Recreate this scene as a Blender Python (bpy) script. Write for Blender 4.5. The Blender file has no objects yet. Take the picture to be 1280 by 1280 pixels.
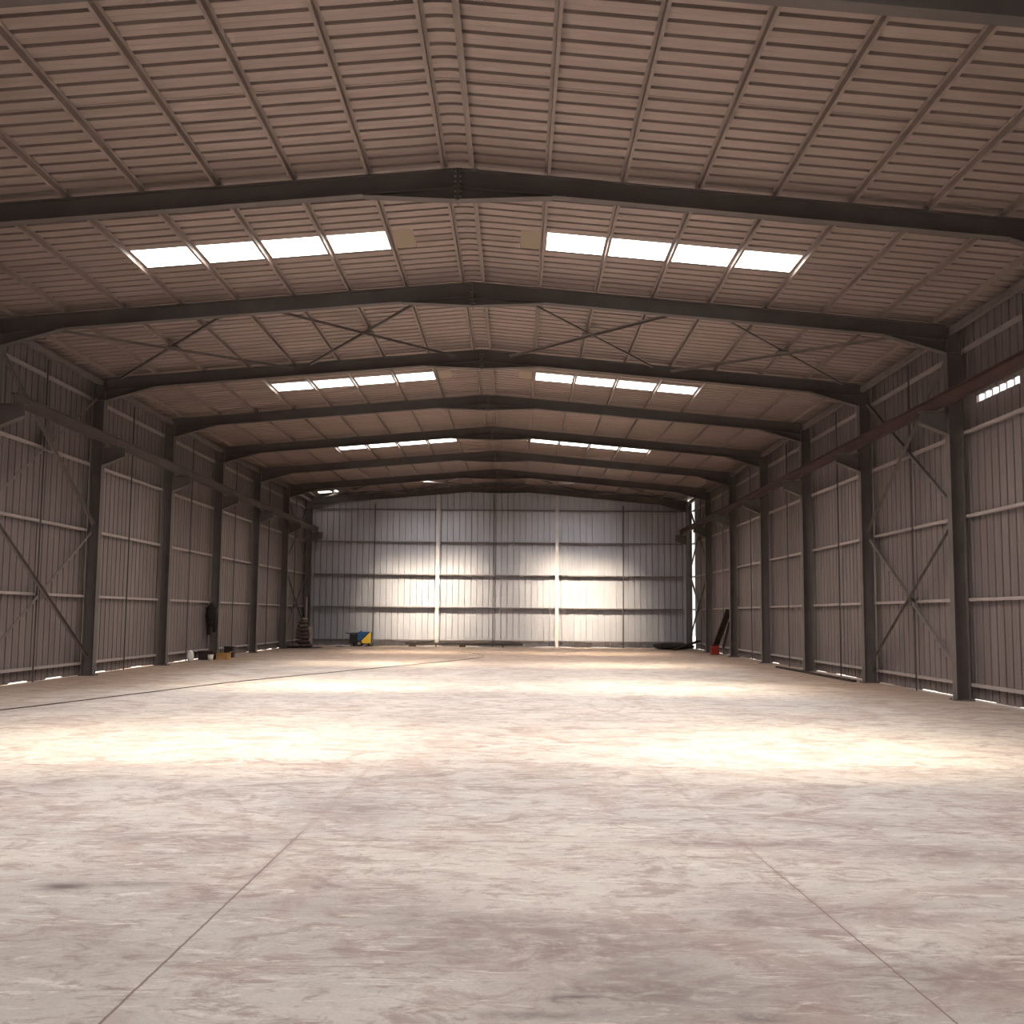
import bpy, bmesh, math, random
from mathutils import Vector, Matrix
random.seed(7)
scn = bpy.context.scene
COL = scn.collection

# ------------------------------------------------------------------ measures (metres)
F0, BAY = 23.018, 6.0
def fr(i): return F0 + i * BAY
XI, XO = 10.19, 10.49            # inner / outer face of the columns
XW = 10.60                       # wall sheets
YB = 59.20                       # back wall sheets
YF = -1.2                        # open front
SL = 0.086
def zt(x): return 8.87 - SL * abs(x)      # rafter top
def zb(x): return 8.55 - 0.087 * abs(x)   # rafter underside
def zs(x): return 8.985 - SL * abs(x)     # roof sheet
PITCH = .3286
SKY_Y = [19.83 + PITCH * k for k in (-36, 0, 36, 72, 104)]
ORD = ['first', 'second', 'third', 'fourth', 'fifth', 'sixth', 'seventh', 'eighth', 'ninth']

# ------------------------------------------------------------------ node helpers
class NT:
    def __init__(self, name):
        self.m = bpy.data.materials.new(name); self.m.use_nodes = True
        self.t = self.m.node_tree; self.t.nodes.clear()
        self.out = self.n('ShaderNodeOutputMaterial')
    def n(self, k, **kw):
        o = self.t.nodes.new(k)
        for a, v in kw.items(): setattr(o, a, v)
        return o
    def l(self, a, b): self.t.links.new(a, b)
    def val(self, sock, v):
        if hasattr(v, 'links') or isinstance(v, bpy.types.NodeSocket): self.l(v, sock)
        else: sock.default_value = v
    def math(self, op, a, b=0.0, c=None, clamp=False):
        o = self.n('ShaderNodeMath', operation=op, use_clamp=clamp)
        self.val(o.inputs[0], a); self.val(o.inputs[1], b)
        if c is not None: self.val(o.inputs[2], c)
        return o.outputs[0]
    def ramp(self, f, a, b, lo=0.0, hi=1.0, smooth=True):
        o = self.n('ShaderNodeMapRange', interpolation_type='SMOOTHSTEP' if smooth else 'LINEAR')
        self.val(o.inputs[0], f)
        for k, v in zip((1, 2, 3, 4), (a, b, lo, hi)): o.inputs[k].default_value = v
        return o.outputs[0]
    def mix(self, f, a, b, mode='MIX'):
        o = self.n('ShaderNodeMix', data_type='RGBA', blend_type=mode)
        self.val(o.inputs[0], f)
        for k, v in ((6, a), (7, b)):
            if isinstance(v, (tuple, list)): v = tuple(v) + ((1,) if len(v) == 3 else ())
            self.val(o.inputs[k], v)
        return o.outputs[2]
    def pos(self, scale=(1, 1, 1), loc=(0, 0, 0), rot=(0, 0, 0)):
        g = self.n('ShaderNodeNewGeometry'); mp = self.n('ShaderNodeMapping')
        self.l(g.outputs['Position'], mp.inputs[0])
        mp.inputs[1].default_value = loc; mp.inputs[2].default_value = rot; mp.inputs[3].default_value = scale
        return mp.outputs[0]
    def noise(self, scale, vec, detail=4, rough=0.55, dist=0.0):
        o = self.n('ShaderNodeTexNoise'); self.l(vec, o.inputs['Vector'])
        o.inputs['Scale'].default_value = scale; o.inputs['Detail'].default_value = detail
        o.inputs['Roughness'].default_value = rough; o.inputs['Distortion'].default_value = dist
        return o.outputs[0]
    def bsdf(self, col, rough=0.6, metal=0.0, spec=0.5, bump=None, bstr=0.2, bdist=0.01):
        b = self.n('ShaderNodeBsdfPrincipled')
        if isinstance(col, (tuple, list)): col = tuple(col) + ((1,) if len(col) == 3 else ())
        self.val(b.inputs['Base Color'], col); self.val(b.inputs['Roughness'], rough)
        b.inputs['Metallic'].default_value = metal; b.inputs['Specular IOR Level'].default_value = spec
        if bump is not None:
            u = self.n('ShaderNodeBump'); u.inputs['Strength'].default_value = bstr; u.inputs['Distance'].default_value = bdist
            self.l(bump, u.inputs['Height']); self.l(u.outputs[0], b.inputs['Normal'])
        self.l(b.outputs[0], self.out.inputs[0]); return b

def mottled(name, c1, c2, scale=3.0, rough=0.6, metal=0.0, spec=0.4, stretch=(1, 1, 1), detail=5):
    t = NT(name)
    f = t.ramp(t.noise(scale, t.pos(stretch), detail), 0.3, 0.7)
    t.bsdf(t.mix(f, c1, c2), rough, metal, spec)
    return t.m

def lit(name, col, strength):
    t = NT(name); e = t.n('ShaderNodeEmission'); e.inputs[0].default_value = (*col, 1); e.inputs[1].default_value = strength
    t.l(e.outputs[0], t.out.inputs[0]); return t.m

# ------------------------------------------------------------------ materials
def sheet_material(name, c1, c2, cd, stretch, rough=0.5):
    t = NT(name)
    p = t.pos(stretch)
    f = t.ramp(t.noise(1.3, p, 5, 0.6), 0.32, 0.7)
    g = t.ramp(t.noise(0.35, t.pos(loc=(3, 1, 7)), 3), 0.45, 0.75)
    c = t.mix(f, c1, c2)
    c = t.mix(t.math('MULTIPLY', g, 0.35), c, cd)
    t.bsdf(c, rough, 0.25, 0.5)
    return t.m
M = {}
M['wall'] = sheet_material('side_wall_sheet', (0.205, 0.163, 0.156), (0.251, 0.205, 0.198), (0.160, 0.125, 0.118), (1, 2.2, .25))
M['back'] = sheet_material('back_wall_sheet', (0.387, 0.374, 0.400), (0.440, 0.427, 0.453), (0.352, 0.330, 0.348), (2.2, 1, .25), .42)  # bluish cast of sky light is put into the sheet colour
M['roof'] = sheet_material('roof_sheet', (0.290, 0.218, 0.193), (0.338, 0.261, 0.232), (0.232, 0.168, 0.145), (.25, 2.2, 1))
M['steel'] = mottled('grey_primed_steel', (0.117, 0.098, 0.090), (0.148, 0.125, 0.117), 2.0, .55)
M['rafter'] = mottled('dark_primed_steel', (0.094, 0.078, 0.072), (0.119, 0.101, 0.094), 1.6, .6)
M['purlin'] = mottled('purlin_steel', (0.224, 0.168, 0.147), (0.274, 0.208, 0.182), 2.5, .5)
M['girt'] = mottled('wall_rail_steel', (0.360, 0.302, 0.284), (0.414, 0.351, 0.333), 2.5, .5)
M['endrail'] = mottled('shaded_end_wall_rail_steel', (.17, .145, .14), (.21, .18, .175), 2.5, .5)  # darker than the side rails: underside shadow put into the colour
M['post'] = mottled('wind_post_steel', (.50, .45, .42), (.56, .51, .48), 2.0, .5)
M['brace'] = mottled('brace_steel', (0.150, 0.124, 0.112), (0.195, 0.161, 0.150), 3.0, .55)
M['oxide'] = mottled('red_oxide_steel', (0.052, 0.022, 0.019), (0.070, 0.032, 0.027), 2.0, .6)
M['oxide_brown'] = mottled('brown_primer_steel', (0.077, 0.055, 0.048), (0.098, 0.070, 0.062), 2.0, .6)
M['dark'] = mottled('dark_fabric', (.018, .013, .012), (.035, .026, .024), 6.0, .85)
M['black'] = mottled('black_plastic', (.02, .016, .016), (.032, .027, .026), 5.0, .6)
M['rubber'] = mottled('black_rubber', (.018, .015, .015), (.03, .026, .025), 8.0, .8)
M['sack'] = mottled('dirty_sackcloth', (.075, .05, .042), (.15, .105, .09), 7.0, .9)
M['sackpale'] = mottled('pale_sackcloth', (.30, .22, .17), (.42, .32, .26), 7.0, .9)
M['blue'] = mottled('blue_enamel', (.012, .085, .21), (.018, .11, .26), 4.0, .45)
M['yellow'] = mottled('yellow_enamel', (.80, .47, .03), (.86, .53, .05), 4.0, .45)
M['white'] = mottled('white_plastic', (.78, .72, .66), (.84, .79, .74), 5.0, .6)
M['carton'] = mottled('brown_cardboard', (.42, .22, .075), (.50, .28, .11), 4.0, .85)
M['red'] = mottled('red_plastic', (.24, .018, .008), (.29, .026, .012), 4.0, .5)
M['board'] = mottled('dark_timber', (.028, .018, .014), (.05, .033, .026), 3.0, .8)
M['sky_panel'] = lit('lit_rooflight', (1.0, .965, .90), 5.0)
M['sky_tint'] = lit('yellowed_rooflight', (.50, .33, .21), .34)
M['cable'] = mottled('black_cable_rubber', (.06, .04, .035), (.09, .06, .05), 5.0, .7)
M['yard'] = mottled('pale_yard_ground', (.55, .52, .48), (.68, .64, .6), .6, .9)

# ---- concrete floor: tone patches, scuffs, joints, tyre marks, dirt along the walls
def floor_material():
    t = NT('worn_concrete')
    pale, pink, grey, brown, darkm = (.66, .60, .565), (.50, .395, .37), (.545, .505, .485), (.35, .255, .225), (.16, .115, .11)
    g = t.n('ShaderNodeNewGeometry'); sp = t.n('ShaderNodeSeparateXYZ'); t.l(g.outputs['Position'], sp.inputs[0])
    X, Y = sp.outputs[0], sp.outputs[1]
    big = t.noise(.5, t.pos((.8, 1, 1), (4, 0, 0)), 6, .62, .8)
    mid = t.noise(2.0, t.pos((.8, 1.1, 1), (5, 2, 0)), 8, .72, 1.0)
    fine = t.noise(7.0, t.pos((.7, 1.2, 1), (1, 9, 0), (0, 0, .2)), 7, .72, .6)
    grain = t.noise(45, t.pos(), 3, .6)
    c = t.mix(t.ramp(big, .40, .62), pale, grey)
    c = t.mix(t.math('MULTIPLY', t.ramp(t.noise(.9, t.pos((1, .8, 1), (11, 3, 0)), 7, .7, 1.2), .46, .66), .9), c, (.46, .365, .335))
    c = t.mix(t.math('MULTIPLY', t.ramp(mid, .49, .63), .70), c, (.335, .25, .232))
    c = t.mix(t.math('MULTIPLY', t.ramp(fine, .52, .64), .68), c, brown)
    # short dark scuffs and pale scraped strokes, in drifts
    drift = t.noise(.8, t.pos((.8, 1.3, 1), (8, 3, 1)), 4, .6)
    sc = t.noise(5.0, t.pos((.45, 2.2, 1), (2, 4, 0), (0, 0, .3)), 7, .75, 1.4)
    scm = t.math('MULTIPLY', t.ramp(sc, .57, .66), t.ramp(drift, .45, .62))
    c = t.mix(t.math('MULTIPLY', scm, .85), c, (.25, .18, .175))
    pl = t.noise(5.5, t.pos((.45, 1.9, 1), (7, 1, 0), (0, 0, -.2)), 7, .75, 1.2)
    c = t.mix(t.math('MULTIPLY', t.ramp(pl, .53, .63), .7), c, (.80, .755, .715))
    rough_edge = t.math('ADD', t.math('MULTIPLY', t.math('SUBTRACT', mid, .5), 2.6), t.math('MULTIPLY', t.math('SUBTRACT', fine, .5), 2.2))
    # stained areas: (x, y, rx, ry, strength)
    def blob(x, y, rx, ry, k, col, nz=1.0):
        nonlocal c
        dx = t.math('DIVIDE', t.math('SUBTRACT', X, x), rx); dy = t.math('DIVIDE', t.math('SUBTRACT', Y, y), ry)
        d = t.math('SQRT', t.math('ADD', t.math('MULTIPLY', dx, dx), t.math('MULTIPLY', dy, dy)))
        d = t.math('ADD', d, t.math('MULTIPLY', rough_edge, nz))
        f = t.math('MULTIPLY', t.math('MULTIPLY', t.ramp(d, .3, 1.5, 1, 0), t.ramp(fine, .36, .56, .25, 1)), k)
        c = t.mix(f, c, col)
    st = (.22, .155, .15)
    blob(1.2, 5.75, .75, .5, .6, st); blob(1.6, 5.05, .6, .3, .65, st); blob(.75, 6.15, .6, .2, .4, st)
    blob(-.15, 6.9, .16, .16, .5, st, .35); blob(-1.75, 6.82, .16, .10, .85, (.09, .065, .07), .8); blob(-1.4, 6.9, .35, .08, .5, st)
    blob(.25, 6.55, .5, .35, .45, st); blob(-.6, 6.45, .4, .18, .35, st); blob(-1.6, 8.3, .7, .15, .5, st); blob(2.4, 6.4, .45, .6, .45, st)
    blob(3.9, 8.0, 1.0, .35, .45, st); blob(-.45, 9.6, .45, .6, .5, st); blob(4.6, 9.2, 1.3, .3, .4, st); blob(3.2, 6.4, .5, .25, .4, st)
    blob(1.3, 4.95, .14, .05, .8, (.13, .09, .09), .8); blob(1.05, 4.75, .2, .05, .6, (.15, .11, .11), .8)
    blob(2.05, 4.75, .12, .06, .7, (.15, .10, .10), .8); blob(2.6, 8.3, .9, .2, .4, st); blob(-3.0, 12.0, 1.6, .25, .4, st); blob(5.5, 12.2, 1.6, .2, .4, st)
    blob(-2.2, 4.9, .8, .4, .45, st); blob(-1.2, 5.5, .6, .3, .35, st); blob(2.9, 5.3, .6, .3, .45, st)
    # joints
    wob = t.math('MULTIPLY', t.math('SUBTRACT', fine, .5), .02)
    def line(d, w, k, col=(.20, .13, .115)):
        nonlocal c
        f = t.math('MULTIPLY', t.ramp(t.math('ABSOLUTE', t.math('ADD', d, wob)), w * .5, w * 1.3, 1, 0), k)
        c = t.mix(f, c, col)
    def gate(v, a, b, s=.5): return t.math('MULTIPLY', t.ramp(v, a - s, a + s), t.ramp(v, b - s, b + s, 1, 0))
    yn = t.math('SUBTRACT', X, t.math('MULTIPLY_ADD', Y, .012, -.736))
    line(yn, .008, t.math('MULTIPLY', gate(Y, -8, 8.6, .3), .9))
    line(yn, .035, t.math('MULTIPLY', gate(Y, 7.0, 12.5, 1.0), t.ramp(fine, .4, .6, .1, .55)), (.36, .26, .235))
    xn = t.math('SUBTRACT', X, t.math('MULTIPLY_ADD', Y, -.042, 3.055))
    line(xn, .006, t.math('MULTIPLY', gate(Y, -8, 8.0, .8), .9), (.24, .15, .13))
    line(xn, .028, t.math('MULTIPLY', gate(Y, 6.0, 15, 1.5), t.ramp(fine, .42, .6, .05, .55)), (.35, .26, .235))
    ty = t.math('SUBTRACT', Y, 8.28)
    line(ty, .012, t.math('MULTIPLY', gate(X, -.75, 4.2, .2), t.ramp(mid, .3, .6, .2, .8)), (.33, .24, .22))
    line(t.math('SUBTRACT', Y, 5.36), .007, t.math('MULTIPLY', gate(X, -.6, .75, .2), .55), (.33, .24, .22))
    for yy in (20.4, 32.4, 44.4):
        line(t.math('SUBTRACT', Y, yy), .03, t.ramp(mid, .4, .65, 0, .35), (.4, .31, .28))
    # curved tyre marks
    def ring(cx, cy, r, w, k, yo=None):
        nonlocal c
        dx = t.math('SUBTRACT', X, cx); dy = t.math('SUBTRACT', Y, cy)
        d = t.math('SUBTRACT', t.math('SQRT', t.math('ADD', t.math('MULTIPLY', dx, dx), t.math('MULTIPLY', dy, dy))), r)
        f = t.math('MULTIPLY', t.ramp(t.math('ABSOLUTE', d), w * .4, w, 1, 0), t.ramp(fine, .42, .6, .1, 1))
        f = t.math('MULTIPLY', f, k)
        if yo: f = t.math('MULTIPLY', f, gate(Y, yo[0], yo[1], .4))
        c = t.mix(f, c, (.30, .225, .21))
    ring(-2.9, 21.5, 6.0, .07, .5, (18, 26)); ring(9.2, 21.5, 5.8, .07, .5, (17.8, 24)); ring(8.6, 21.0, 6.2, .08, .35, (16.5, 25))
    ring(-3.2, 8.8, 8.2, .06, .35, (7.5, 13)); ring(-3.4, 8.8, 8.5, .05, .3, (6.5, 12)); ring(.0, 5.0, .55, .018, .35, (4.4, 5.2))
    ring(-9.5, 6.5, 8.7, .05, .35, (5, 11.5)); ring(-9.6, 8.2, 9.5, .06, .3, (7, 13)); ring(0, 34, 12, .12, .4, (22, 30))
    ring(5, 1, 11.6, .07, .35, (9.5, 13))
    # tread prints near the left bright area and on the right
    def tread(y0, slope, x0, x1, k):
        nonlocal c
        d = t.math('SUBTRACT', Y, t.math('MULTIPLY_ADD', X, slope, y0))
        wv = t.math('SINE', t.math('MULTIPLY_ADD', X, 34, t.math('MULTIPLY', t.math('ABSOLUTE', d), 40)))
        f = t.math('MULTIPLY', t.ramp(t.math('ABSOLUTE', d), .12, .17, 1, 0), t.ramp(wv, .0, .6))
        f = t.math('MULTIPLY', t.math('MULTIPLY', f, gate(X, x0, x1, .5)), t.ramp(mid, .42, .6, 0, k))
        c = t.mix(f, c, (.33, .26, .25))
    tread(12.9, .16, -5.5, -.5, .9); tread(9.6, -.16, 2.2, 6.0, .7); tread(8.9, -.2, 2.8, 6.0, .6)
    # brown earth trodden in along the walls and at the far end
    ax = t.math('ADD', t.math('ABSOLUTE', X), t.math('MULTIPLY', t.math('SUBTRACT', big, .5), 5.0))
    e1 = t.math('MULTIPLY', t.ramp(ax, 6.3, 9.6), t.ramp(Y, 14, 28, .25, .9))
    ay = t.math('ADD', Y, t.math('MULTIPLY', t.math('SUBTRACT', big, .5), 14))
    e2 = t.ramp(ay, 27, 48, 0, .85)
    e = t.math('MAXIMUM', e1, e2)
    c = t.mix(t.math('MULTIPLY', e, .85), c, t.mix(t.ramp(mid, .35, .65), (.39, .245, .155), (.30, .19, .125)))
    c = t.mix(t.math('MULTIPLY', t.ramp(grain, .35, .65), .12), c, darkm)
    t.bsdf(c, t.ramp(mid, .3, .7, .5, .72), 0, .35, t.math('ADD', grain, t.math('MULTIPLY', fine, 2)), .12, .004)
    return t.m
M['floor'] = floor_material()

# ------------------------------------------------------------------ mesh building
class MB:
    def __init__(s): s.v, s.f = [], []
    def add(s, vs, fs):
        n = len(s.v); s.v += [tuple(p) for p in vs]; s.f += [tuple(i + n for i in f) for f in fs]; return s
    def box(s, x0, x1, y0, y1, z0, z1):
        return s.add([(x, y, z) for z in (z0, z1) for y in (y0, y1) for x in (x0, x1)],
                     [(0, 2, 3, 1), (4, 5, 7, 6), (0, 1, 5, 4), (2, 6, 7, 3), (0, 4, 6, 2), (1, 3, 7, 5)])
    def prism(s, pts, fn, a, b):
        n = len(pts)
        vs = [fn(u, v, a) for u, v in pts] + [fn(u, v, b) for u, v in pts]
        return s.add(vs, [(i, (i + 1) % n, n + (i + 1) % n, n + i) for i in range(n)] + [tuple(range(n))[::-1], tuple(range(n, 2 * n))])
    def py(s, pts, y0, y1): return s.prism(pts, lambda u, v, t: (u, t, v), y0, y1)     # xz outline along y
    def px(s, pts, x0, x1): return s.prism(pts, lambda u, v, t: (t, u, v), x0, x1)     # yz outline along x
    def pz(s, pts, z0, z1): return s.prism(pts, lambda u, v, t: (u, v, t), z0, z1)
    def bar(s, a, b, w, h, up=(0, 0, 1)):
        a, b = Vector(a), Vector(b); d = (b - a).normalized(); sd = d.cross(Vector(up)).normalized(); u = sd.cross(d)
        vs = [p + sd * (i * w / 2) + u * (j * h / 2) for p in (a, b) for i, j in ((-1, -1), (1, -1), (1, 1), (-1, 1))]
        return s.add(vs, [(0, 1, 2, 3), (4, 7, 6, 5), (0, 4, 5, 1), (1, 5, 6, 2), (2, 6, 7, 3), (3, 7, 4, 0)])
    def angle(s, a, b, leg, th, up):      # L section from a to b; one leg along `up`
        a, b = Vector(a), Vector(b); d = (b - a).normalized(); sd = d.cross(Vector(up)).normalized(); u = sd.cross(d)
        prof = [(0, 0), (leg, 0), (leg, th), (th, th), (th, leg), (0, leg)]
        vs = [p + sd * (x - leg / 2) + u * y for p in (a, b) for x, y in prof]
        n = 6
        return s.add(vs, [(i, (i + 1) % n, n + (i + 1) % n, n + i) for i in range(n)] + [tuple(range(n))[::-1], tuple(range(n, 12))])
    def cyl(s, a, b, r, n=12, r2=None):
        a, b = Vector(a), Vector(b); d = (b - a).normalized(); q = Vector((0, 0, 1)) if abs(d.z) < .9 else Vector((1, 0, 0))
        e1 = d.cross(q).normalized(); e2 = d.cross(e1); r2 = r if r2 is None else r2
        vs = [p + (e1 * math.cos(6.28318 * k / n) + e2 * math.sin(6.28318 * k / n)) * rr for p, rr in ((a, r), (b, r2)) for k in range(n)]
        return s.add(vs, [(i, (i + 1) % n, n + (i + 1) % n, n + i) for i in range(n)] + [tuple(range(n))[::-1], tuple(range(n, 2 * n))])
    def mesh(s, name, mat):
        me = bpy.data.meshes.new(name); me.from_pydata(s.v, [], s.f)
        bm = bmesh.new(); bm.from_mesh(me); bmesh.ops.recalc_face_normals(bm, faces=bm.faces); bm.to_mesh(me); bm.free()
        me.materials.append(mat); return me

def tag(o, label=None, cat=None, group=None, kind=None):
    for k, v in (('label', label), ('category', cat), ('group', group), ('kind', kind)):
        if v: o[k] = v
    return o
def link(name, me, loc=(0, 0, 0), parent=None):
    o = bpy.data.objects.new(name, me); COL.objects.link(o); o.location = loc
    if parent: o.parent = parent
    return o
def part(name, mb, mat, parent, label=None, loc=(0, 0, 0)):
    o = link(name, mb.mesh(name, mat), loc, parent)
    if label: o['label'] = label
    return o
def thing(name, loc, label, cat, group=None): return tag(link(name, None, loc), label, cat, group)
def solid(name, mb, mat, loc, label, cat, group=None): return tag(link(name, mb.mesh(name, mat), loc), label, cat, group)
def struct(name, mb, mat, label=None, cat=None): return tag(link(name, mb.mesh(name, mat)), label, cat, None, 'structure')
def copy_tree(o, loc, label, group=None):
    r = o.copy(); COL.objects.link(r); r.location = loc; r['label'] = label
    if group: r['group'] = group
    for ch in list(o.children):
        c = ch.copy(); COL.objects.link(c); c.parent = r
        for g in list(ch.children):
            d = g.copy(); COL.objects.link(d); d.parent = c
    return r
def copy_of(o, loc, label):
    r = o.copy(); COL.objects.link(r); r.location = loc; r['label'] = label; return r
def smooth(o):
    for p in o.data.polygons: p.use_smooth = True
    return o

# ------------------------------------------------------------------ setting
struct('floor', MB().box(-10.75, 10.75, YF - .5, 59.6, -.15, 0), M['floor'], 'worn concrete slab floor of the hall', 'floor')
struct('ground', MB().box(-60, 60, -40, 110, -.40, -.16), M['yard'], 'pale open yard around the hall', 'ground')

def rib_rows(a, b, notch=(), H=.10, W=.086):
    """(coordinate, depth) rows of a trapezoidal sheet between a and b; ribs stand outwards every PITCH."""
    rows, k = [], math.floor((a - SKY_Y[0]) / PITCH)
    while SKY_Y[0] + k * PITCH < b:
        p = SKY_Y[0] + k * PITCH
        for d, h in ((0, 0), (.010, H), (W - .010, H), (W, 0)): rows.append((p + d, h))
        rows.append((p + .19, 0)); rows.append((p + .20, .004)); rows.append((p + .21, 0))
        for nz in notch:
            if p + .09 < nz < p + PITCH: rows += [(nz - .009, 0), (nz - .006, .03), (nz + .006, .03), (nz + .009, 0)]
        k += 1
    rows = sorted(r for r in set(rows) if a < r[0] < b)
    return [(a, 0)] + rows + [(b, 0)]

# roof sheets with openings at the rooflights
XS0, XS1 = 1.02, 6.42
rows = rib_rows(YF, 59.45, (8.2, 14.2, 20.38, 24.27, 30.3, 36.4, 42.3))
xs = [-10.75, -XS1, -XS0, -.06, .06, XS0, XS1, 10.75]
mb = MB(); idx = {}
for j, (y, h) in enumerate(rows):
    for i, x in enumerate(xs): idx[i, j] = len(mb.v); mb.v.append((x, y, zs(x) + h))
def in_sky(y): return any(s - 1e-4 < y < s + 3 * PITCH + 1e-4 for s in SKY_Y)
for j in range(len(rows) - 1):
    ym = (rows[j][0] + rows[j + 1][0]) / 2
    for i in range(len(xs) - 1):
        if i in (1, 5) and in_sky(ym): continue
        mb.f.append((idx[i, j], idx[i + 1, j], idx[i + 1, j + 1], idx[i, j + 1]))
struct('ceiling', mb, M['roof'], 'ribbed metal roof sheets pitched both ways from the ridge', 'ceiling')

def wall_mesh(side):
    mb = MB(); s = side; y1 = 58.65 if s > 0 else 59.3
    rows = rib_rows(YF, y1, [15.2 + 4 * k + (.9 if s > 0 else .2) for k in range(11)], .06, .06)
    zz = [6.20, 6.345, 8.10]
    bot = {}
    for j, (y, h) in enumerate(rows):
        k = int(math.floor(y / 1.0)); rnd = random.Random(k * 13 + (5 if s > 0 else 0))
        b = rnd.choice((.01, .015, .025, .035, .045)) if s > 0 else rnd.choice((.008, .012, .02, .03, .04))
        bot[j] = b
        for q, z in enumerate([b] + zz): mb.v.append((s * (XW + h), y, z))
    for j in range(len(rows) - 1):
        ym = (rows[j][0] + rows[j + 1][0]) / 2
        pan = rows[j][1] == 0 and rows[j + 1][1] == 0
        for q in range(3):
            if s > 0 and q == 1 and 20.45 < ym < 22.45 and (rows[j][1] < .05 or rows[j + 1][1] < .05): continue
            a = j * 4 + q; mb.f.append((a, a + 4, a + 5, a + 1))
    return mb
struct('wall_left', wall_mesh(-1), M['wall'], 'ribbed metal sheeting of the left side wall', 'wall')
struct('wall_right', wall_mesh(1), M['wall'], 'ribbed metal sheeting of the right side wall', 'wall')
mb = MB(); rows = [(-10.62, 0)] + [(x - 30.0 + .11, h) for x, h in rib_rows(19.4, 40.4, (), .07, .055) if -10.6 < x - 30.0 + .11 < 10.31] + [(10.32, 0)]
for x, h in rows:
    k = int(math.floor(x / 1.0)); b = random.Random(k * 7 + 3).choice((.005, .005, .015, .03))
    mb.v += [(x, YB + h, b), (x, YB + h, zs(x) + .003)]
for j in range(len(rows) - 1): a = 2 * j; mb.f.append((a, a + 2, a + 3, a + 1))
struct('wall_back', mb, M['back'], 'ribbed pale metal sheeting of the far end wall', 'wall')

mb = MB(); DW, DH = 6.0, 3.6  # unseen front wall, added with its low doorway to limit daylight from behind
mb.add([(-10.6, YF, 0), (-DW, YF, 0), (-DW, YF, DH), (DW, YF, DH), (DW, YF, 0), (10.6, YF, 0), (10.6, YF, zs(10.6)), (0, YF, zs(0)), (-10.6, YF, zs(10.6))],
       [(0, 1, 2, 8), (2, 3, 7, 8), (3, 6, 7), (3, 4, 5, 6)])
struct('wall_front_added', mb, M['wall'], 'unseen added front wall with a wide open doorway behind the viewer', 'wall')

# ------------------------------------------------------------------ frame names used in labels
def roof_bay(i):
    if i == -2: return 'ahead of the first full rafter'
    if i == 5: return 'between the seventh rafter and end wall'
    return f'between the {ORD[i + 1]} and {ORD[i + 2]} full rafters'
def wall_bay(i, side):
    w = f'on the {side} wall '
    if i == -1: return w + 'ahead of the first column'
    return w + (f'between {ORD[i]} and {ORD[i + 1]} columns' if i < 5 else 'between sixth column and corner column')

# ------------------------------------------------------------------ columns
def make_column(s, loc, label, bracket=True):
    t = thing('steel_column', loc, label, 'column', 'steel columns of the left wall' if s < 0 else 'steel columns of the right wall')
    a, b = XI - 10.34, XO - 10.34
    zt1 = zt(XI) - .005
    m = MB()
    m.box(s * a, s * (a + .014), -.115, .115, .02, zt1 - .01); m.box(s * (b - .014), s * b, -.115, .115, .02, zt1 - .03)
    m.box(s * (a + .014), s * (b - .014), -.005, .005, .02, zt1 - .02)
    for z in (7.40, 7.93): m.box(s * (a + .014), s * (b - .014), -.105, .105, z - .006, z + .006)
    part('shaft', m, M['steel'], t)
    bp = part('base_plate', MB().box(s * (a - .07), s * (b + .06), -.17, .17, 0, .02), M['steel'], t)
    for x in (a - .035, b + .03):
        for y in (-.13, .13): part('anchor_bolt', MB().cyl((s * x, y, .02), (s * x, y, .055), .016, 8), M['steel'], bp)
    if bracket:
        m = MB()
        m.py([(s * a, 5.62), (s * a, 6.112), (s * (a - .58), 6.112), (s * (a - .58), 5.86)], -.006, .006)
        m.box(s * (a - .585), s * a, -.11, .11, 6.10, 6.116)
        m.py([(s * a, 5.605), (s * a, 5.62), (s * (a - .585), 5.86), (s * (a - .585), 5.845)], -.11, .11)
        part('bracket', m, M['steel'], t)
    return t
protoR = make_column(1, (10.34, fr(0), 0), 'grey steel column first from the front on the right wall')
protoL = make_column(-1, (-10.34, fr(0), 0), 'grey steel column first from the front on the left wall, cut by picture edge')
for i in range(1, 7):
    for s, pr, nm in ((1, protoR, 'right'), (-1, protoL, 'left')):
        lb = f'grey steel column {ORD[i]} from the front on the {nm} wall' if i < 6 else f'grey steel corner column where {nm} wall meets end wall'
        copy_tree(pr, (s * 10.34, fr(i) if i < 6 else fr(i) - .02, 0), lb)

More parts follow.
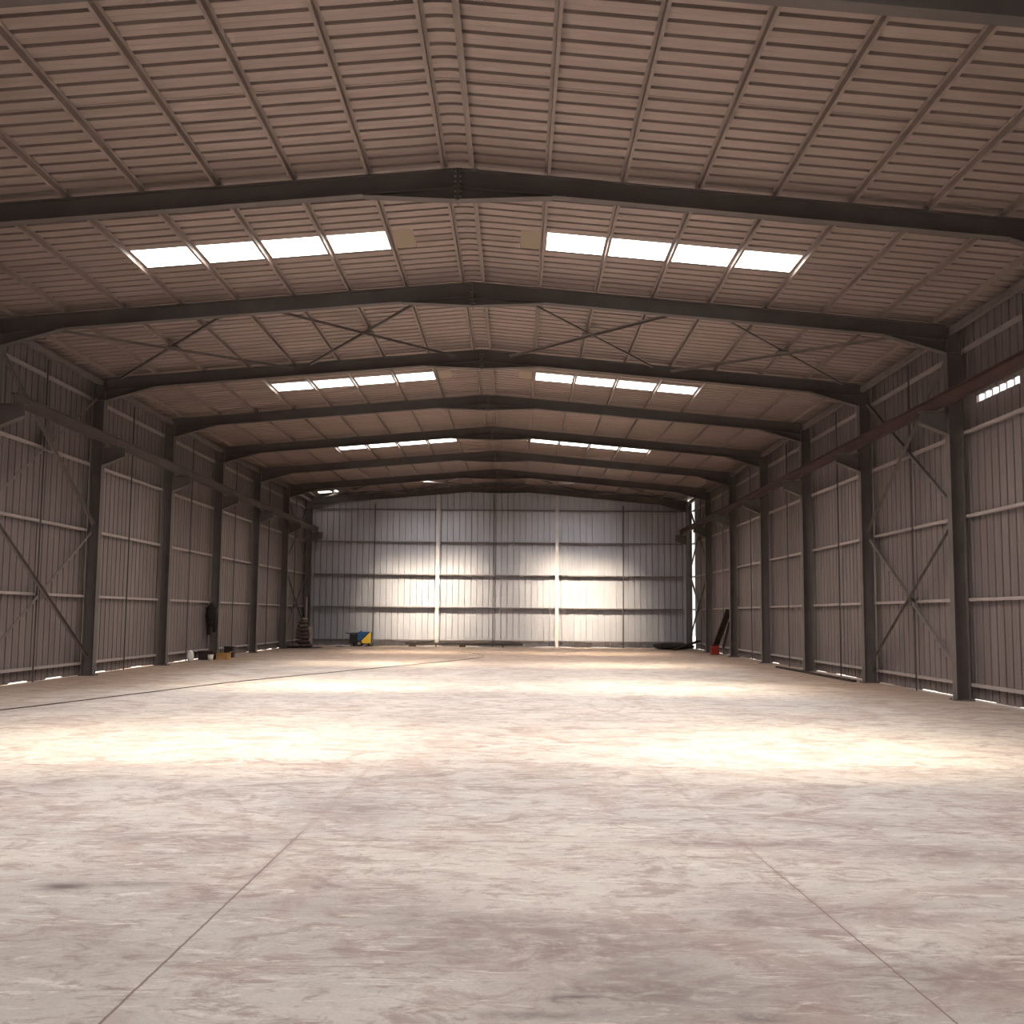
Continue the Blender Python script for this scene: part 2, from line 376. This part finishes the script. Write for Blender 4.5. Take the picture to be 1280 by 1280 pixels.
# ------------------------------------------------------------------ rafters (two halves per frame)
def make_rafter(s, loc, label, bolts=True):
    t = thing('roof_rafter', loc, label, 'rafter', 'roof rafters')
    X1 = XI - .002; top = zt; m = MB()
    g = .004
    m.py([(s * g, top(0)), (s * X1, top(X1)), (s * X1, top(X1) - .014), (s * g, top(0) - .014)], -.10, .10)
    m.py([(s * g, zb(0) + .014), (s * X1, zb(X1) + .014), (s * X1, zb(X1)), (s * g, zb(0))], -.10, .10)
    m.py([(s * g, top(0) - .014), (s * X1, top(X1) - .014), (s * X1, zb(X1) + .014), (s * g, zb(0) + .014)], -.005, .005)
    part('beam', m, M['rafter'], t)
    m = MB()
    x0 = 8.88
    m.py([(s * x0, zb(x0) - .001), (s * X1, zb(X1) - .001), (s * X1, 7.40), (s * (x0 + .02), zb(x0) - .012)], -.005, .005)
    m.py([(s * x0, zb(x0) - .002), (s * x0, zb(x0) - .016), (s * X1, 7.384), (s * X1, 7.40)], -.10, .10)
    part('haunch', m, M['rafter'], t)
    m = MB()
    x0 = 1.53
    m.py([(s * g, zb(0) - .001), (s * x0, zb(x0) - .001), (s * g, 8.362)], -.005, .005)
    m.py([(s * g, 8.362), (s * x0, zb(x0) - .001), (s * x0, zb(x0) - .015), (s * g, 8.347)], -.10, .10)
    part('apex_gusset', m, M['rafter'], t)
    ep = part('end_plate', MB().box(s * .004, s * .022, -.112, .112, 8.33, zt(0) - .005), M['rafter'], t)
    if bolts:
        for k in range(6):
            part('bolt', MB().cyl((s * .022, -.075, 8.40 + k * .085), (s * .06, -.075, 8.40 + k * .085), .019, 6), M['brace'], ep)
    return t
def rafter_label(i, nm):
    if i == -2: return f'{nm} half of the rafter overhead cut by the top picture edge'
    if i == 6: return f'{nm} half of the dark rafter against the end wall'
    return f'{nm} half of the {ORD[i + 1]} full dark steel rafter from the front'
for s, nm in ((-1, 'left'), (1, 'right')):
    pr = None
    for i in range(-2, 7):
        y = fr(i) if i < 6 else fr(i) - .02
        pr = make_rafter(s, (0, y, 0), rafter_label(i, nm)) if pr is None else copy_tree(pr, (0, y, 0), rafter_label(i, nm))

# ------------------------------------------------------------------ purlins
PX = [.25 + 1.2255 * k for k in range(9)]
for s, nm in ((-1, 'left'), (1, 'right')):
    for k, x in enumerate(PX):
        if k == 8: x = 9.98
        z0 = zt(x + .03) + .008; z1 = zs(x + .03) - .004 - z0
        m = MB()
        th = .004
        # zed section: lower flange towards the ridge, upper flange towards the eave
        m.py([(s * 0, 0), (s * .05, 0), (s * .05, .015), (s * (.05 - th), .015), (s * (.05 - th), th), (s * th, th), (s * th, z1), (-s * .05, z1), (-s * .05, z1 - th), (0, z1 - th)], -2.995, 2.995)
        pr = None
        for i in range(-2, 6):
            e = 'eave' if k == 8 else None
            lb = f'thin steel purlin {ORD[k]} {nm} of the ridge {roof_bay(i)}'
            loc = (s * (x - .03), fr(i) + 3, z0)
            if pr is None: pr = solid('roof_purlin', m, M['purlin'], loc, lb, 'purlin', 'purlins under the roof sheets')
            else: copy_of(pr, loc, lb)

# eave struts between the column heads
for s, nm in ((-1, 'left'), (1, 'right')):
    m = MB(); th = .006
    m.py([(s * 10.24, 7.78), (s * 10.34, 7.78), (s * 10.34, 7.78 + th), (s * (10.24 + th), 7.78 + th), (s * (10.24 + th), 7.92 - th), (s * 10.34, 7.92 - th), (s * 10.34, 7.92), (s * 10.24, 7.92)], -2.98, 2.98)
    pr = None
    for i in range(-1 if s > 0 else 0, 6):
        lb = f'eave strut channel joining column heads {wall_bay(i, nm)}'
        loc = (0, fr(i) + 3 - (.01 if i == 5 else 0), 0)
        if pr is None: pr = solid('eave_strut', m, M['brace'], loc, lb, 'strut', 'eave struts')
        else: copy_of(pr, loc, lb)

# ------------------------------------------------------------------ wall rails and sag bars
GZ = [(.33, 'lowest'), (2.10, 'second lowest'), (3.86, 'middle'), (5.64, 'second highest'), (7.42, 'top')]
def rail_prof(s, x0, x1, th=.005, h=.065):
    return [(s * x0, -h), (s * (x0 + th), -h), (s * (x0 + th), -th), (s * (x1 - th), -th), (s * (x1 - th), -h), (s * x1, -h), (s * x1, 0), (s * x0, 0)]
for s, nm in ((-1, 'left'), (1, 'right')):
    m = MB().py(rail_prof(s, XO + .004, XW - .003), -2.99, 2.99); pr = None
    for i in range(-1 if s > 0 else 0, 6):
        for z, zn in GZ:
            lb = f'steel wall rail {zn} {wall_bay(i, nm)}'
            loc = (0, fr(i) + 3, z + .03)
            if pr is None: pr = solid('wall_rail', m, M['girt'], loc, lb, 'wall rail', 'horizontal rails of the side walls')
            else: copy_of(pr, loc, lb)
    m = MB()
    m.pz([(s * (XO - .036), -.03), (s * XO, -.03), (s * XO, .03), (s * (XO - .006), .03), (s * (XO - .006), -.024), (s * (XO - .036), -.024)], .0, 7.80); pr = None
    for i in range(-1 if s > 0 else 0, 6):
        lb = f'dark upright sag bar midway {wall_bay(i, nm)}'
        loc = (0, fr(i) + 3.0, 0)
        if pr is None: pr = solid('sag_bar', m, M['rafter'], loc, lb, 'sag bar', 'upright sag bars of the side walls')
        else: copy_of(pr, loc, lb)

# end wall posts, rails and sag bars
for x, nm in ((-3.31, 'left'), (3.17, 'right')):
    h = zb(x) - .03; m = MB(); y = 58.84 - fr(6)
    m.box(-.085, .085, -.11, -.098, 0.0, h); m.box(-.085, .085, .095, .11, 0.0, h); m.box(-.005, .005, -.098, .095, 0.0, h)
    t = thing('wind_post', (x, 59.0, 0), f'pale steel wind post on the {nm} half of the end wall', 'post', 'wind posts of the end wall')
    part('shaft', m, M['post'], t)
    part('base_plate', MB().box(-.14, .14, -.16, .15, 0, .016), M['steel'], t)
spans = [(-10.0, -3.42, 'left third'), (-3.20, 3.06, 'middle third'), (3.28, 10.0, 'right third')]
for a, b, sn in spans:
    m = MB().px([(p[0], p[1]) for p in [(58.99, -.05), (58.995, -.05), (58.995, -.005), (59.19, -.005), (59.19, -.065), (59.195, -.065), (59.195, 0), (58.99, 0)]], a, b); pr = None
    for z, zn in GZ:
        lb = f'steel wall rail {zn} across the {sn} of the end wall'
        if pr is None: pr = solid('end_wall_rail', m, M['endrail'], (0, 0, z + .03), lb, 'wall rail', 'horizontal rails of the end wall')
        else: copy_of(pr, (0, 0, z + .03), lb)
for x, sn in ((-6.76, 'left third'), (-.28, 'middle third'), (6.77, 'right third')):
    solid('end_wall_sag_bar', MB().box(-.035, .035, 58.945, 58.985, .0, zb(x) - .25), M['rafter'], (x, 0, 0), f'dark upright sag bar dividing the {sn} of the end wall', 'sag bar', 'upright sag bars of the end wall')

# ------------------------------------------------------------------ crane beams on the brackets
for s, nm, mat in ((-1, 'left', M['oxide_brown']), (1, 'right', M['oxide'])):
    c = s * 9.87; m = MB()
    m.box(c - .075, c + .075, -2.994, 2.994, 6.118, 6.130); m.box(c - .075, c + .075, -2.994, 2.994, 6.358, 6.370); m.box(c - .006, c + .006, -2.994, 2.994, 6.13, 6.358)
    pr = None
    for i in range(-1 if s > 0 else 0, 6):
        lb = f'{"reddish" if s > 0 else "brown"} crane beam on brackets {wall_bay(i, nm)}'
        loc = (0, fr(i) + 3 - (.012 if i == 5 else 0), 0)
        if pr is None: pr = solid('crane_beam', m, mat, loc, lb, 'crane beam', 'crane beams along the side walls')
        else: copy_of(pr, loc, lb)

# ------------------------------------------------------------------ cross braces
def cross(name, a0, a1, b0, b1, up, loc, label, cat, leg=.065, off=.012, plate=.14, mat='brace', group=None):
    """a0-a1 and b0-b1 are the two diagonals, in scene coordinates; `up` is the normal of their plane."""
    t = thing(name, loc, label, cat, group); L = Vector(loc); U = Vector(up)
    f = lambda p, k: Vector(p) - L + U * k
    part('diagonal', MB().angle(f(a0, off), f(a1, off), leg, .007, up), M[mat], t)
    part('diagonal', MB().angle(f(b0, -off), f(b1, -off), leg, .007, [-c for c in up]), M[mat], t)
    c = (Vector(a0) + Vector(a1) + Vector(b0) + Vector(b1)) / 4
    if abs(up[0]) > .5: part('gusset_plate', MB().box(-.011, .011, -plate, plate, -plate, plate), M['rafter'], t, None, c - L)
    else: part('gusset_plate', MB().box(-plate, plate, -plate, plate, -.011, .011), M['rafter'], t, None, c - L)
    return t
for i in (0, 5):
    y0, y1 = fr(i) + .16, fr(i + 1) - .16
    bay = 'in the third roof bay' if i == 0 else 'by the end wall'
    for s, nm in ((-1, 'left'), (1, 'right')):
        for xa, xb, wh in ((.75, 4.62, 'beside the ridge'), (5.1, 9.75, 'beside the eave')):
            za, zb_ = zt(xa) - .10, zt(xb) - .10
            cross('roof_cross_brace', (s * xa, y0, za), (s * xb, y1, zb_), (s * xb, y0, zb_), (s * xa, y1, za), (s * SL, 0, 1),
                  (s * xa, y0, za), f'roof cross brace {wh} on the {nm} slope {bay}', 'cross brace', group='roof cross braces')
        x = s * 10.36
        for z0, z1, wh in ((.50, 3.78, 'lower'), (4.0, 7.42, 'upper')):
            ym0, ym1 = fr(i) + .14, fr(i + 1) - (.14 if i == 0 else .20)
            cross('wall_cross_brace', (x, ym0, z0), (x, ym1, z1), (x, ym0, z1), (x, ym1, z0), (s, 0, 0),
                  (x, ym0, z0), f'{wh} steel cross brace {wall_bay(i, nm)}', 'cross brace', .075, group='wall cross braces')

# ------------------------------------------------------------------ rooflights
def skylight(s, y, label):
    t = thing('skylight', (0, y, 0), label, 'skylight', 'rooflights')
    m = MB(); rows = [(r[0] - y, r[1]) for r in rib_rows(y, y + 3 * PITCH)]
    def strip(x0, x1, name, mat):
        m = MB()
        for d, h in rows: m.v += [(s * x0, d, zs(x0) + h + .003), (s * x1, d, zs(x1) + h + .003)]
        n = len(m.v)
        for d, h in rows: m.v += [(s * x0, d, zs(x0) + h + .007), (s * x1, d, zs(x1) + h + .007)]
        for j in range(len(rows) - 1):
            a = 2 * j; m.f.append((a, a + 1, a + 3, a + 2)); m.f.append((n + a, n + a + 2, n + a + 3, n + a + 1))
        for j0 in (0, 2 * (len(rows) - 1)): m.f.append((j0, j0 + 1, n + j0 + 1, n + j0))
        return part(name, m, mat, t)
    strip(1.53, 6.36, 'translucent_sheet', M['sky_panel'])
    e = strip(XS0 - .01, 1.53, 'overlapped_end', M['sky_tint']); e['label'] = 'yellowed end of the rooflight near the ridge'
    f = strip(6.36, XS1 + .01, 'edge_flashing', M['girt'])
    return t
for y, wh in ((SKY_Y[1], 'nearest rooflight strip'), (SKY_Y[2], 'second rooflight strip from the front'), (SKY_Y[3], 'third rooflight strip from the front')):
    for s, nm in ((-1, 'left'), (1, 'right')):
        skylight(s, y, f'glowing white {wh}, on the {nm} roof slope')
for y, wh in ((SKY_Y[4], 'rooflight over the last bay before the end wall'), (SKY_Y[0], 'rooflight overhead in front of the picture')):
    for s, nm in ((-1, 'left'), (1, 'right')):
        skylight(s, y, f'glowing white {wh}, on the {nm} roof slope')

t = thing('skylight', (0, 0, 0), 'short bright slit in the left roof slope at the far end', 'skylight', 'rooflights')
m = MB(); m.add([(x, y, zs(x) - dz) for dz in (.004, .010) for x, y in ((-9.62, 57.35), (-8.62, 57.35), (-8.62, 57.95), (-9.62, 57.95))], [(0, 1, 2, 3), (7, 6, 5, 4), (0, 4, 5, 1), (1, 5, 6, 2), (2, 6, 7, 3), (3, 7, 4, 0)])
part('translucent_sheet', m, M['sky_panel'], t)

# ------------------------------------------------------------------ loose things
def lump(rx, ry, rz, seed, flat=.55, n=20, m_=10):
    """a squashed, creased bundle resting on z=0"""
    rnd = random.Random(seed); ph = [rnd.uniform(0, 6.28) for _ in range(6)]
    mb = MB()
    for j in range(m_ + 1):
        th = math.pi * j / m_
        for i in range(n):
            a = 2 * math.pi * i / n
            w = 1 + .07 * math.sin(3 * a + ph[0]) + .05 * math.sin(5 * a + ph[1] + 2 * th) + .035 * math.sin(9 * a + ph[2])
            sx, cz = math.sin(th), math.cos(th)
            sx = abs(sx) ** flat; cz = math.copysign(abs(cz) ** .8, cz)
            ca, sa = math.cos(a), math.sin(a)
            q = (abs(ca) ** 3 + abs(sa) ** 3) ** (-1 / 3)
            mb.v.append((rx * q * ca * sx * w, ry * q * sa * sx * w, rz * (1 + cz * (1 + .09 * math.sin(4 * a + ph[3])) * .95)))
    for j in range(m_):
        for i in range(n): mb.f.append((j * n + i, j * n + (i + 1) % n, (j + 1) * n + (i + 1) % n, (j + 1) * n + i))
    return mb
# pile of brown bundles in the far left corner
z = .035; cx, cy = -9.55, 54.35
names = ['lowest', 'second lowest', 'third lowest', 'middle', 'third highest', 'second highest', 'topmost']
for k in range(7):
    r = .44 - .034 * k; h = .092
    lm = lump(r * random.uniform(.93, 1.05), r * .85, h, 40 + k); lo_ = min(v[2] for v in lm.v); hi_ = max(v[2] for v in lm.v)
    o = solid('sack', lm, M['sack'], (cx + random.uniform(-.03, .03) - (.02 * k if k < 6 else .04), cy, z - lo_), f'dirty brown sack, {names[k]} in the pile near the far left corner', 'sack', 'sacks piled in the far left corner')
    smooth(o); o.rotation_euler[2] = random.uniform(-.3, .3)
    z += hi_ - lo_ + .001
o = solid('folded_cloth', lump(.15, .12, .055, 91), M['sackpale'], (cx - .02, cy, z), 'pale folded cloth lying on top of the sack pile', 'cloth'); smooth(o)
t = thing('hanging_rag', (cx + .37, cy - .30, .1), 'tan rag hanging down the right side of the sack pile', 'rag')
m = MB(); n = 9
for j in range(n):
    f = j / (n - 1); zz = .95 - .85 * f; xx = .09 * f + .03 * math.sin(j * 1.9) - .02
    for q in range(5): m.v.append((xx + (q - 2) * (.035 + .012 * math.sin(j * 2.3)), -.16 - .02 * math.cos(q * 2 + j), zz))
for j in range(n - 1):
    for q in range(4): a = j * 5 + q; m.f.append((a, a + 1, a + 6, a + 5))
r_ = part('cloth', m, M['sackpale'], t); md = r_.modifiers.new('t', 'SOLIDIFY'); md.thickness = .03; smooth(r_)
o = solid('ground_tarpaulin', lump(1.0, .55, .022, 55, .4, 28, 6), M['dark'], (cx - .12, cy - .02, -.003), 'dark flat tarpaulin spread on the floor under the sack pile', 'tarpaulin'); smooth(o)
o = solid('small_sack', lump(.36, .26, .10, 61), M['sack'], (-10.05, 53.75, .04), 'slumped brown sack on the floor left of the sack pile', 'sack'); smooth(o)
o = solid('stone', lump(.10, .08, .06, 71), M['sackpale'], (-8.72, 54.2, 0), 'small pale lump on the floor right of the sack pile', 'lump'); smooth(o)
solid('upright_batten', MB().bar((0, 0, .02), (-.06, .28, 2.55), .07, .05, (0, 1, 0)), M['girt'], (-9.58, 54.9, 0), 'thin upright batten leaning behind the sack pile', 'batten')

# blue and yellow wheeled machine by the end wall
t = thing('wheeled_machine', (-7.35, 58.25, 0), 'blue and yellow wheeled machine with a black front by the end wall', 'machine')
b = part('body', MB().box(-.08, .62, -.28, .28, .17, .76), M['blue'], t)
md = b.modifiers.new('b', 'BEVEL'); md.width = .02; md.segments = 2
m = MB(); m.py([(.16, .165), (.628, .165), (.628, .755), (.585, .755), (.10, .265)], -.288, -.281)
part('yellow_panel', m, M['yellow'], b, 'yellow slanted side panel')
m = MB(); m.py([(.585, .768), (.54, .768), (.07, .295), (.10, .262)], -.292, -.282)
part('dark_stripe', m, M['black'], b, 'dark slanted stripe')
b2 = part('black_housing', MB().box(-.50, -.085, -.26, .26, .14, .71), M['black'], t, 'black boxy front housing')
md = b2.modifiers.new('b', 'BEVEL'); md.width = .03; md.segments = 2
part('vent_strip', MB().box(-.46, -.14, -.268, -.261, .63, .665), M['steel'], b2)
for y in (-.33, .33):
    w = part('wheel', MB().cyl((.02, y - .04, .15), (.02, y + .04, .15), .15, 24), M['rubber'], t)
    part('hub', MB().cyl((.02, y - .05, .15), (.02, y + .05, .15), .085, 18), M['sackpale'], w, 'pale wheel hub')
part('axle', MB().cyl((.02, -.30, .15), (.02, .30, .15), .02, 8), M['black'], t)
part('stand_foot', MB().box(.30, .66, -.2, .2, .0, .035).box(.46, .52, -.15, .15, .035, .17), M['black'], t)
part('stand_foot', MB().box(-.46, -.12, -.2, .2, .0, .035).box(-.33, -.27, -.15, .15, .035, .14), M['black'], t)
m = MB(); m.cyl((-.50, -.2, .66), (-.74, -.2, .70), .014, 8); m.cyl((-.50, .2, .66), (-.74, .2, .70), .014, 8); m.cyl((-.74, -.22, .70), (-.74, .22, .70), .016, 8)
part('handle', m, M['black'], t)
part('lifting_eye', MB().box(.02, .10, -.02, .02, .76, .83), M['blue'], t)

# long steel section lying on blocks by the end wall
solid('long_steel_bar', MB().box(-3.15, 3.15, -.06, -.05, .09, .21).box(-3.15, 3.15, -.05, .05, .09, .10).box(-3.15, 3.15, .05, .06, .09, .21), M['board'], (-1.80, 58.42, 0), 'long dark steel bar lying on blocks along the end wall', 'bar')
for x, w, nm in ((-4.55, .38, 'wide block under the left end'), (-3.3, .08, 'small block left of the middle'), (-1.88, .34, 'wide block near the middle'), (.28, .08, 'small block near the right end')):
    solid('timber_block', MB().box(-w / 2, w / 2, -.12, .12, 0, .088), M['board'], (x, 58.42, 0), f'dark {nm} of the long bar by the end wall', 'block', 'blocks under the long bar')
solid('manhole_scrap', MB().cyl((0, 0, 0), (0, 0, .03), .2, 16), M['board'], (-8.3, 57.4, 0), 'small dark flat disc on the floor left of the wheeled machine', 'disc')

# dark jacket hanging on the left wall
t = thing('hanging_jacket', (-10.36, 40.6, .85), 'black jacket hanging at the third full column of the left wall', 'jacket')
m = MB(); prof = [(1.22, .04, .06), (1.16, .10, .10), (1.05, .17, .13), (.9, .19, .14), (.72, .20, .14), (.55, .18, .12), (.42, .17, .11), (.33, .11, .08)]
n = 16
for j, (zz, a, b) in enumerate(prof):
    for i in range(n):
        an = 6.28318 * i / n; w = 1 + .10 * math.sin(3 * an + j) + .06 * math.sin(7 * an + 2 * j)
        m.v.append((a * math.cos(an) * w, b * math.sin(an) * w, zz))
for j in range(len(prof) - 1):
    for i in range(n): m.f.append((j * n + i, j * n + (i + 1) % n, (j + 1) * n + (i + 1) % n, (j + 1) * n + i))
m.f.append(tuple(range(n))); m.f.append(tuple(range((len(prof) - 1) * n, len(prof) * n))[::-1])
smooth(part('jacket_body', m, M['dark'], t))
smooth(part('sleeve', MB().cyl((.18, -.06, 1.05), (.13, -.05, .12), .075, 10, .06), M['dark'], t))
smooth(part('sleeve', MB().cyl((-.16, .05, 1.05), (-.08, .05, .02), .07, 10, .06), M['dark'], t))
part('hook', MB().cyl((-.10, 0, 1.2), (-.10, 0, 1.36), .012, 6), M['steel'], t)

# things on the floor at the left wall
o = solid('plastic_bag', lump(.11, .10, .20, 83, .9), M['white'], (-10.25, 37.75, .0), 'crumpled white plastic bag at the left wall left of the carton', 'bag'); smooth(o); o.rotation_euler = (0, 0, .4)
t = thing('dark_crate', (-10.18, 39.55, 0), 'dark crate behind the white bucket at the left wall', 'crate')
m = MB(); m.box(-.26, .26, -.2, .2, 0, .02); m.box(-.26, -.24, -.2, .2, .02, .30); m.box(.24, .26, -.2, .2, .02, .30); m.box(-.24, .24, -.2, -.18, .02, .30); m.box(-.24, .24, .18, .2, .02, .30)
part('box', m, M['board'], t)
part('rim', MB().box(-.28, .28, -.22, -.20, .27, .32).box(-.28, .28, .20, .22, .27, .32).box(-.28, -.26, -.2, .2, .27, .32).box(.26, .28, -.2, .2, .27, .32), M['oxide'], t)
t = thing('white_bucket', (-9.90, 39.0, 0), 'small white bucket in front of the dark crate', 'bucket')
m = MB(); m.cyl((0, 0, 0), (0, 0, .19), .085, 20, .10); smooth(part('pail', m, M['white'], t))
part('rim', MB().cyl((0, 0, .19), (0, 0, .205), .107, 20), M['white'], t)
def carton(loc, label, w, d, h):
    t = thing('carton', loc, label, 'carton')
    m = MB(); m.box(-w, w, -d, d, 0, .006)
    for x0, x1, y0, y1 in ((-w, -w + .006, -d, d), (w - .006, w, -d, d), (-w + .006, w - .006, -d, -d + .006), (-w + .006, w - .006, d - .006, d)): m.box(x0, x1, y0, y1, .006, h)
    part('box', m, M['carton'], t)
    part('flap', MB().bar((w, 0, h), (w + .09, 0, h + .05), .9 * 2 * d, .005), M['carton'], t)
    part('flap', MB().bar((-w, 0, h), (-w + .10, 0, h + .02), .9 * 2 * d, .005), M['carton'], t)
    return t
carton((-9.66, 39.85, 0), 'open brown cardboard carton beside the white bucket', .20, .26, .24)
t = thing('dark_bin', (-9.99, 41.9, 0), 'dark bin against the left wall just past the third full column', 'bin')
m = MB(); m.box(-.17, .17, -.15, .15, 0, .38)
part('body', m, M['black'], t); part('rim', MB().box(-.19, .19, -.17, .17, .38, .42), M['black'], t)

# right side: leaning boards, red can, dark heap
t0 = (10.20, 49.2, 0)
solid('leaning_plank', MB().bar((-.02, 1.35, .33), (.16, -1.05, 2.02), .10, .26, (1, 0, 0)), M['board'], t0, 'dark wide plank leaning on the right wall above the red can', 'plank')
solid('leaning_plank', MB().bar((.20, .50, .34), (.23, -.85, 1.50), .04, .11, (1, 0, 0)), M['oxide_brown'], t0, 'thin brown plank leaning behind the wide dark plank', 'plank')
t = thing('red_can', (10.02, 49.75, 0), 'red fuel can on the floor at the right wall', 'can')
b = part('body', MB().box(-.19, .19, -.12, .12, 0, .38), M['red'], t); md = b.modifiers.new('b', 'BEVEL'); md.width = .035; md.segments = 3
m = MB(); m.box(-.11, .11, -.02, .02, .43, .455); m.box(-.11, -.085, -.02, .02, .37, .43); m.box(.085, .11, -.02, .02, .37, .43)
part('handle', m, M['red'], t); part('cap', MB().cyl((.14, 0, .37), (.17, 0, .43), .035, 12), M['black'], t)
part('rib_band', MB().box(-.196, .196, -.126, .126, .17, .20), M['red'], b)
o = solid('dark_heap', lump(1.0, .45, .17, 97, .6, 30, 10), M['dark'], (9.15, 57.0, 0), 'low black heap of sheeting at the far right corner', 'heap'); smooth(o)
solid('heap_plank', MB().bar((-.45, .35, .03), (.55, -.95, .50), .34, .06), M['board'], (9.55, 55.6, 0), 'dark board resting on the black heap by the sixth right column', 'board')
t = thing('fire_extinguisher', (10.40, 47.02 + .25, 2.2), 'small dark cylinder hung beside the fifth right column', 'extinguisher')
smooth(part('cylinder', MB().cyl((0, 0, 0), (0, 0, .50), .075, 14), M['black'], t)); part('valve', MB().cyl((0, 0, .5), (0, 0, .62), .03, 8), M['black'], t)
part('mount', MB().box(.07, .10, -.05, .05, .1, .5), M['steel'], t)
solid('flat_steel_bar', MB().bar((-.10, 4.7, .03), (.02, -3.4, .03), .12, .055), M['board'], (9.98, 32.6, 0), 'long flat dark bar lying along the right wall by the third column', 'bar')

# cable across the floor
pts = [(-10.0, 14.2), (-8.6, 17.0), (-7.75, 18.64), (-6.9, 22.3), (-5.81, 27.06), (-4.2, 32.0), (-2.4, 37.3), (-.9, 41.8), (-.35, 44.4), (-.5, 47.0), (-1.05, 49.5), (-1.5, 50.3)]
def catmull(p, k=8):
    q = [p[0]] + p + [p[-1]]; out = []
    for a in range(1, len(q) - 2):
        for t_ in range(k):
            t = t_ / k
            out.append(tuple(.5 * (2 * q[a][d] + (q[a + 1][d] - q[a - 1][d]) * t + (2 * q[a - 1][d] - 5 * q[a][d] + 4 * q[a + 1][d] - q[a + 2][d]) * t * t + (3 * q[a][d] - q[a - 1][d] - 3 * q[a + 1][d] + q[a + 2][d]) * t ** 3) for d in (0, 1)))
    return out + [p[-1]]
cp = catmull(pts); m = MB(); rr = .009; nn = 8
for k, (x, y) in enumerate(cp):
    a, b = Vector(cp[max(0, k - 1)]), Vector(cp[min(len(cp) - 1, k + 1)]); d = (b - a).normalized()
    for q in range(nn):
        an = 6.28318 * q / nn; m.v.append((x + d.y * rr * math.cos(an), y - d.x * rr * math.cos(an), rr + rr * math.sin(an)))
for k in range(len(cp) - 1):
    for q in range(nn): m.f.append((k * nn + q, k * nn + (q + 1) % nn, (k + 1) * nn + (q + 1) % nn, (k + 1) * nn + q))
m.f.append(tuple(range(nn))[::-1]); m.f.append(tuple(range((len(cp) - 1) * nn, len(cp) * nn)))
smooth(solid('floor_cable', m, M['cable'], (0, 0, 0), 'thin black cable snaking across the floor from the left wall', 'cable'))

# ------------------------------------------------------------------ light
SUN = Vector((.065, .72, -1)).normalized()
sun = bpy.data.lights.new('sun', 'SUN'); sun.energy = 11.0; sun.angle = math.radians(.6); sun.color = (1, .94, .86)
so = bpy.data.objects.new('sun', sun); COL.objects.link(so); so.rotation_euler = SUN.to_track_quat('-Z', 'Y').to_euler()
# daylight passing the translucent roof sheets: the sun's beam softened by them, and the scattered rest
def lamp(x, y, z, sx, sy, d, watt, spread, col):
    la = bpy.data.lights.new('rooflight_daylight', 'AREA'); la.shape = 'RECTANGLE'; la.size = sx; la.size_y = sy
    la.energy = watt; la.color = col; la.spread = math.radians(spread)
    lo = bpy.data.objects.new('rooflight_daylight', la); COL.objects.link(lo)
    lo.location = (x, y, z); lo.rotation_euler = Vector(d).to_track_quat('-Z', 'Y').to_euler()
BEAM, HALO, SCATTER = 33.0, 9.0, 88.0
for q, y in enumerate(SKY_Y):
    for s in (-1, 1):
        for k in range(4):
            x = s * (.25 + 1.2255 * (k + 1.5))
            lamp(x, y + .46, zs(x) - .15, 1.08, .40, SUN, BEAM * (1.7 if q == 4 else .95), 40, (1, .88, .66))
            lamp(x, y + .50, zs(x) - .17, 1.08, .40, SUN, HALO, 84, (.93, .96, 1))
            lamp(x, y + .50, zs(x) - .03, 1.08, .95, (0, .04, -1), SCATTER * (.75, 1, .95, .75, .22)[q], 136, (1, .93, .86))
w = bpy.data.worlds.new('sky'); scn.world = w; w.use_nodes = True
bg = w.node_tree.nodes['Background']; bg.inputs[0].default_value = (1.0, .96, .92, 1); bg.inputs[1].default_value = .9

# ------------------------------------------------------------------ camera
f, cx, ch, yaw, pitch, roll = 1357.6, 1.0095, 1.6729, math.radians(-.298), math.radians(5.467), math.radians(.509)
fwd = Vector((math.sin(yaw) * math.cos(pitch), math.cos(yaw) * math.cos(pitch), math.sin(pitch)))
rt = Vector((math.cos(yaw), -math.sin(yaw), 0)); up = rt.cross(fwd)
r2 = rt * math.cos(roll) + up * math.sin(roll); u2 = -rt * math.sin(roll) + up * math.cos(roll)
cam = bpy.data.cameras.new('camera'); cam.sensor_width = 36; cam.lens = f / 1280 * 36; cam.clip_end = 500
co = bpy.data.objects.new('camera', cam); COL.objects.link(co)
R = Matrix((r2, u2, -fwd)).transposed().to_4x4(); co.matrix_world = Matrix.Translation((cx, 0, ch)) @ R
scn.camera = co
scn.view_settings.view_transform = 'Standard'; scn.view_settings.look = 'None'
scn.view_settings.exposure = .36; scn.view_settings.gamma = 1; scn.view_settings.use_curve_mapping = False
scn.cycles.use_denoising = True; scn.cycles.max_bounces = 12; scn.cycles.diffuse_bounces = 1
scn.cycles.sample_clamp_indirect = 10
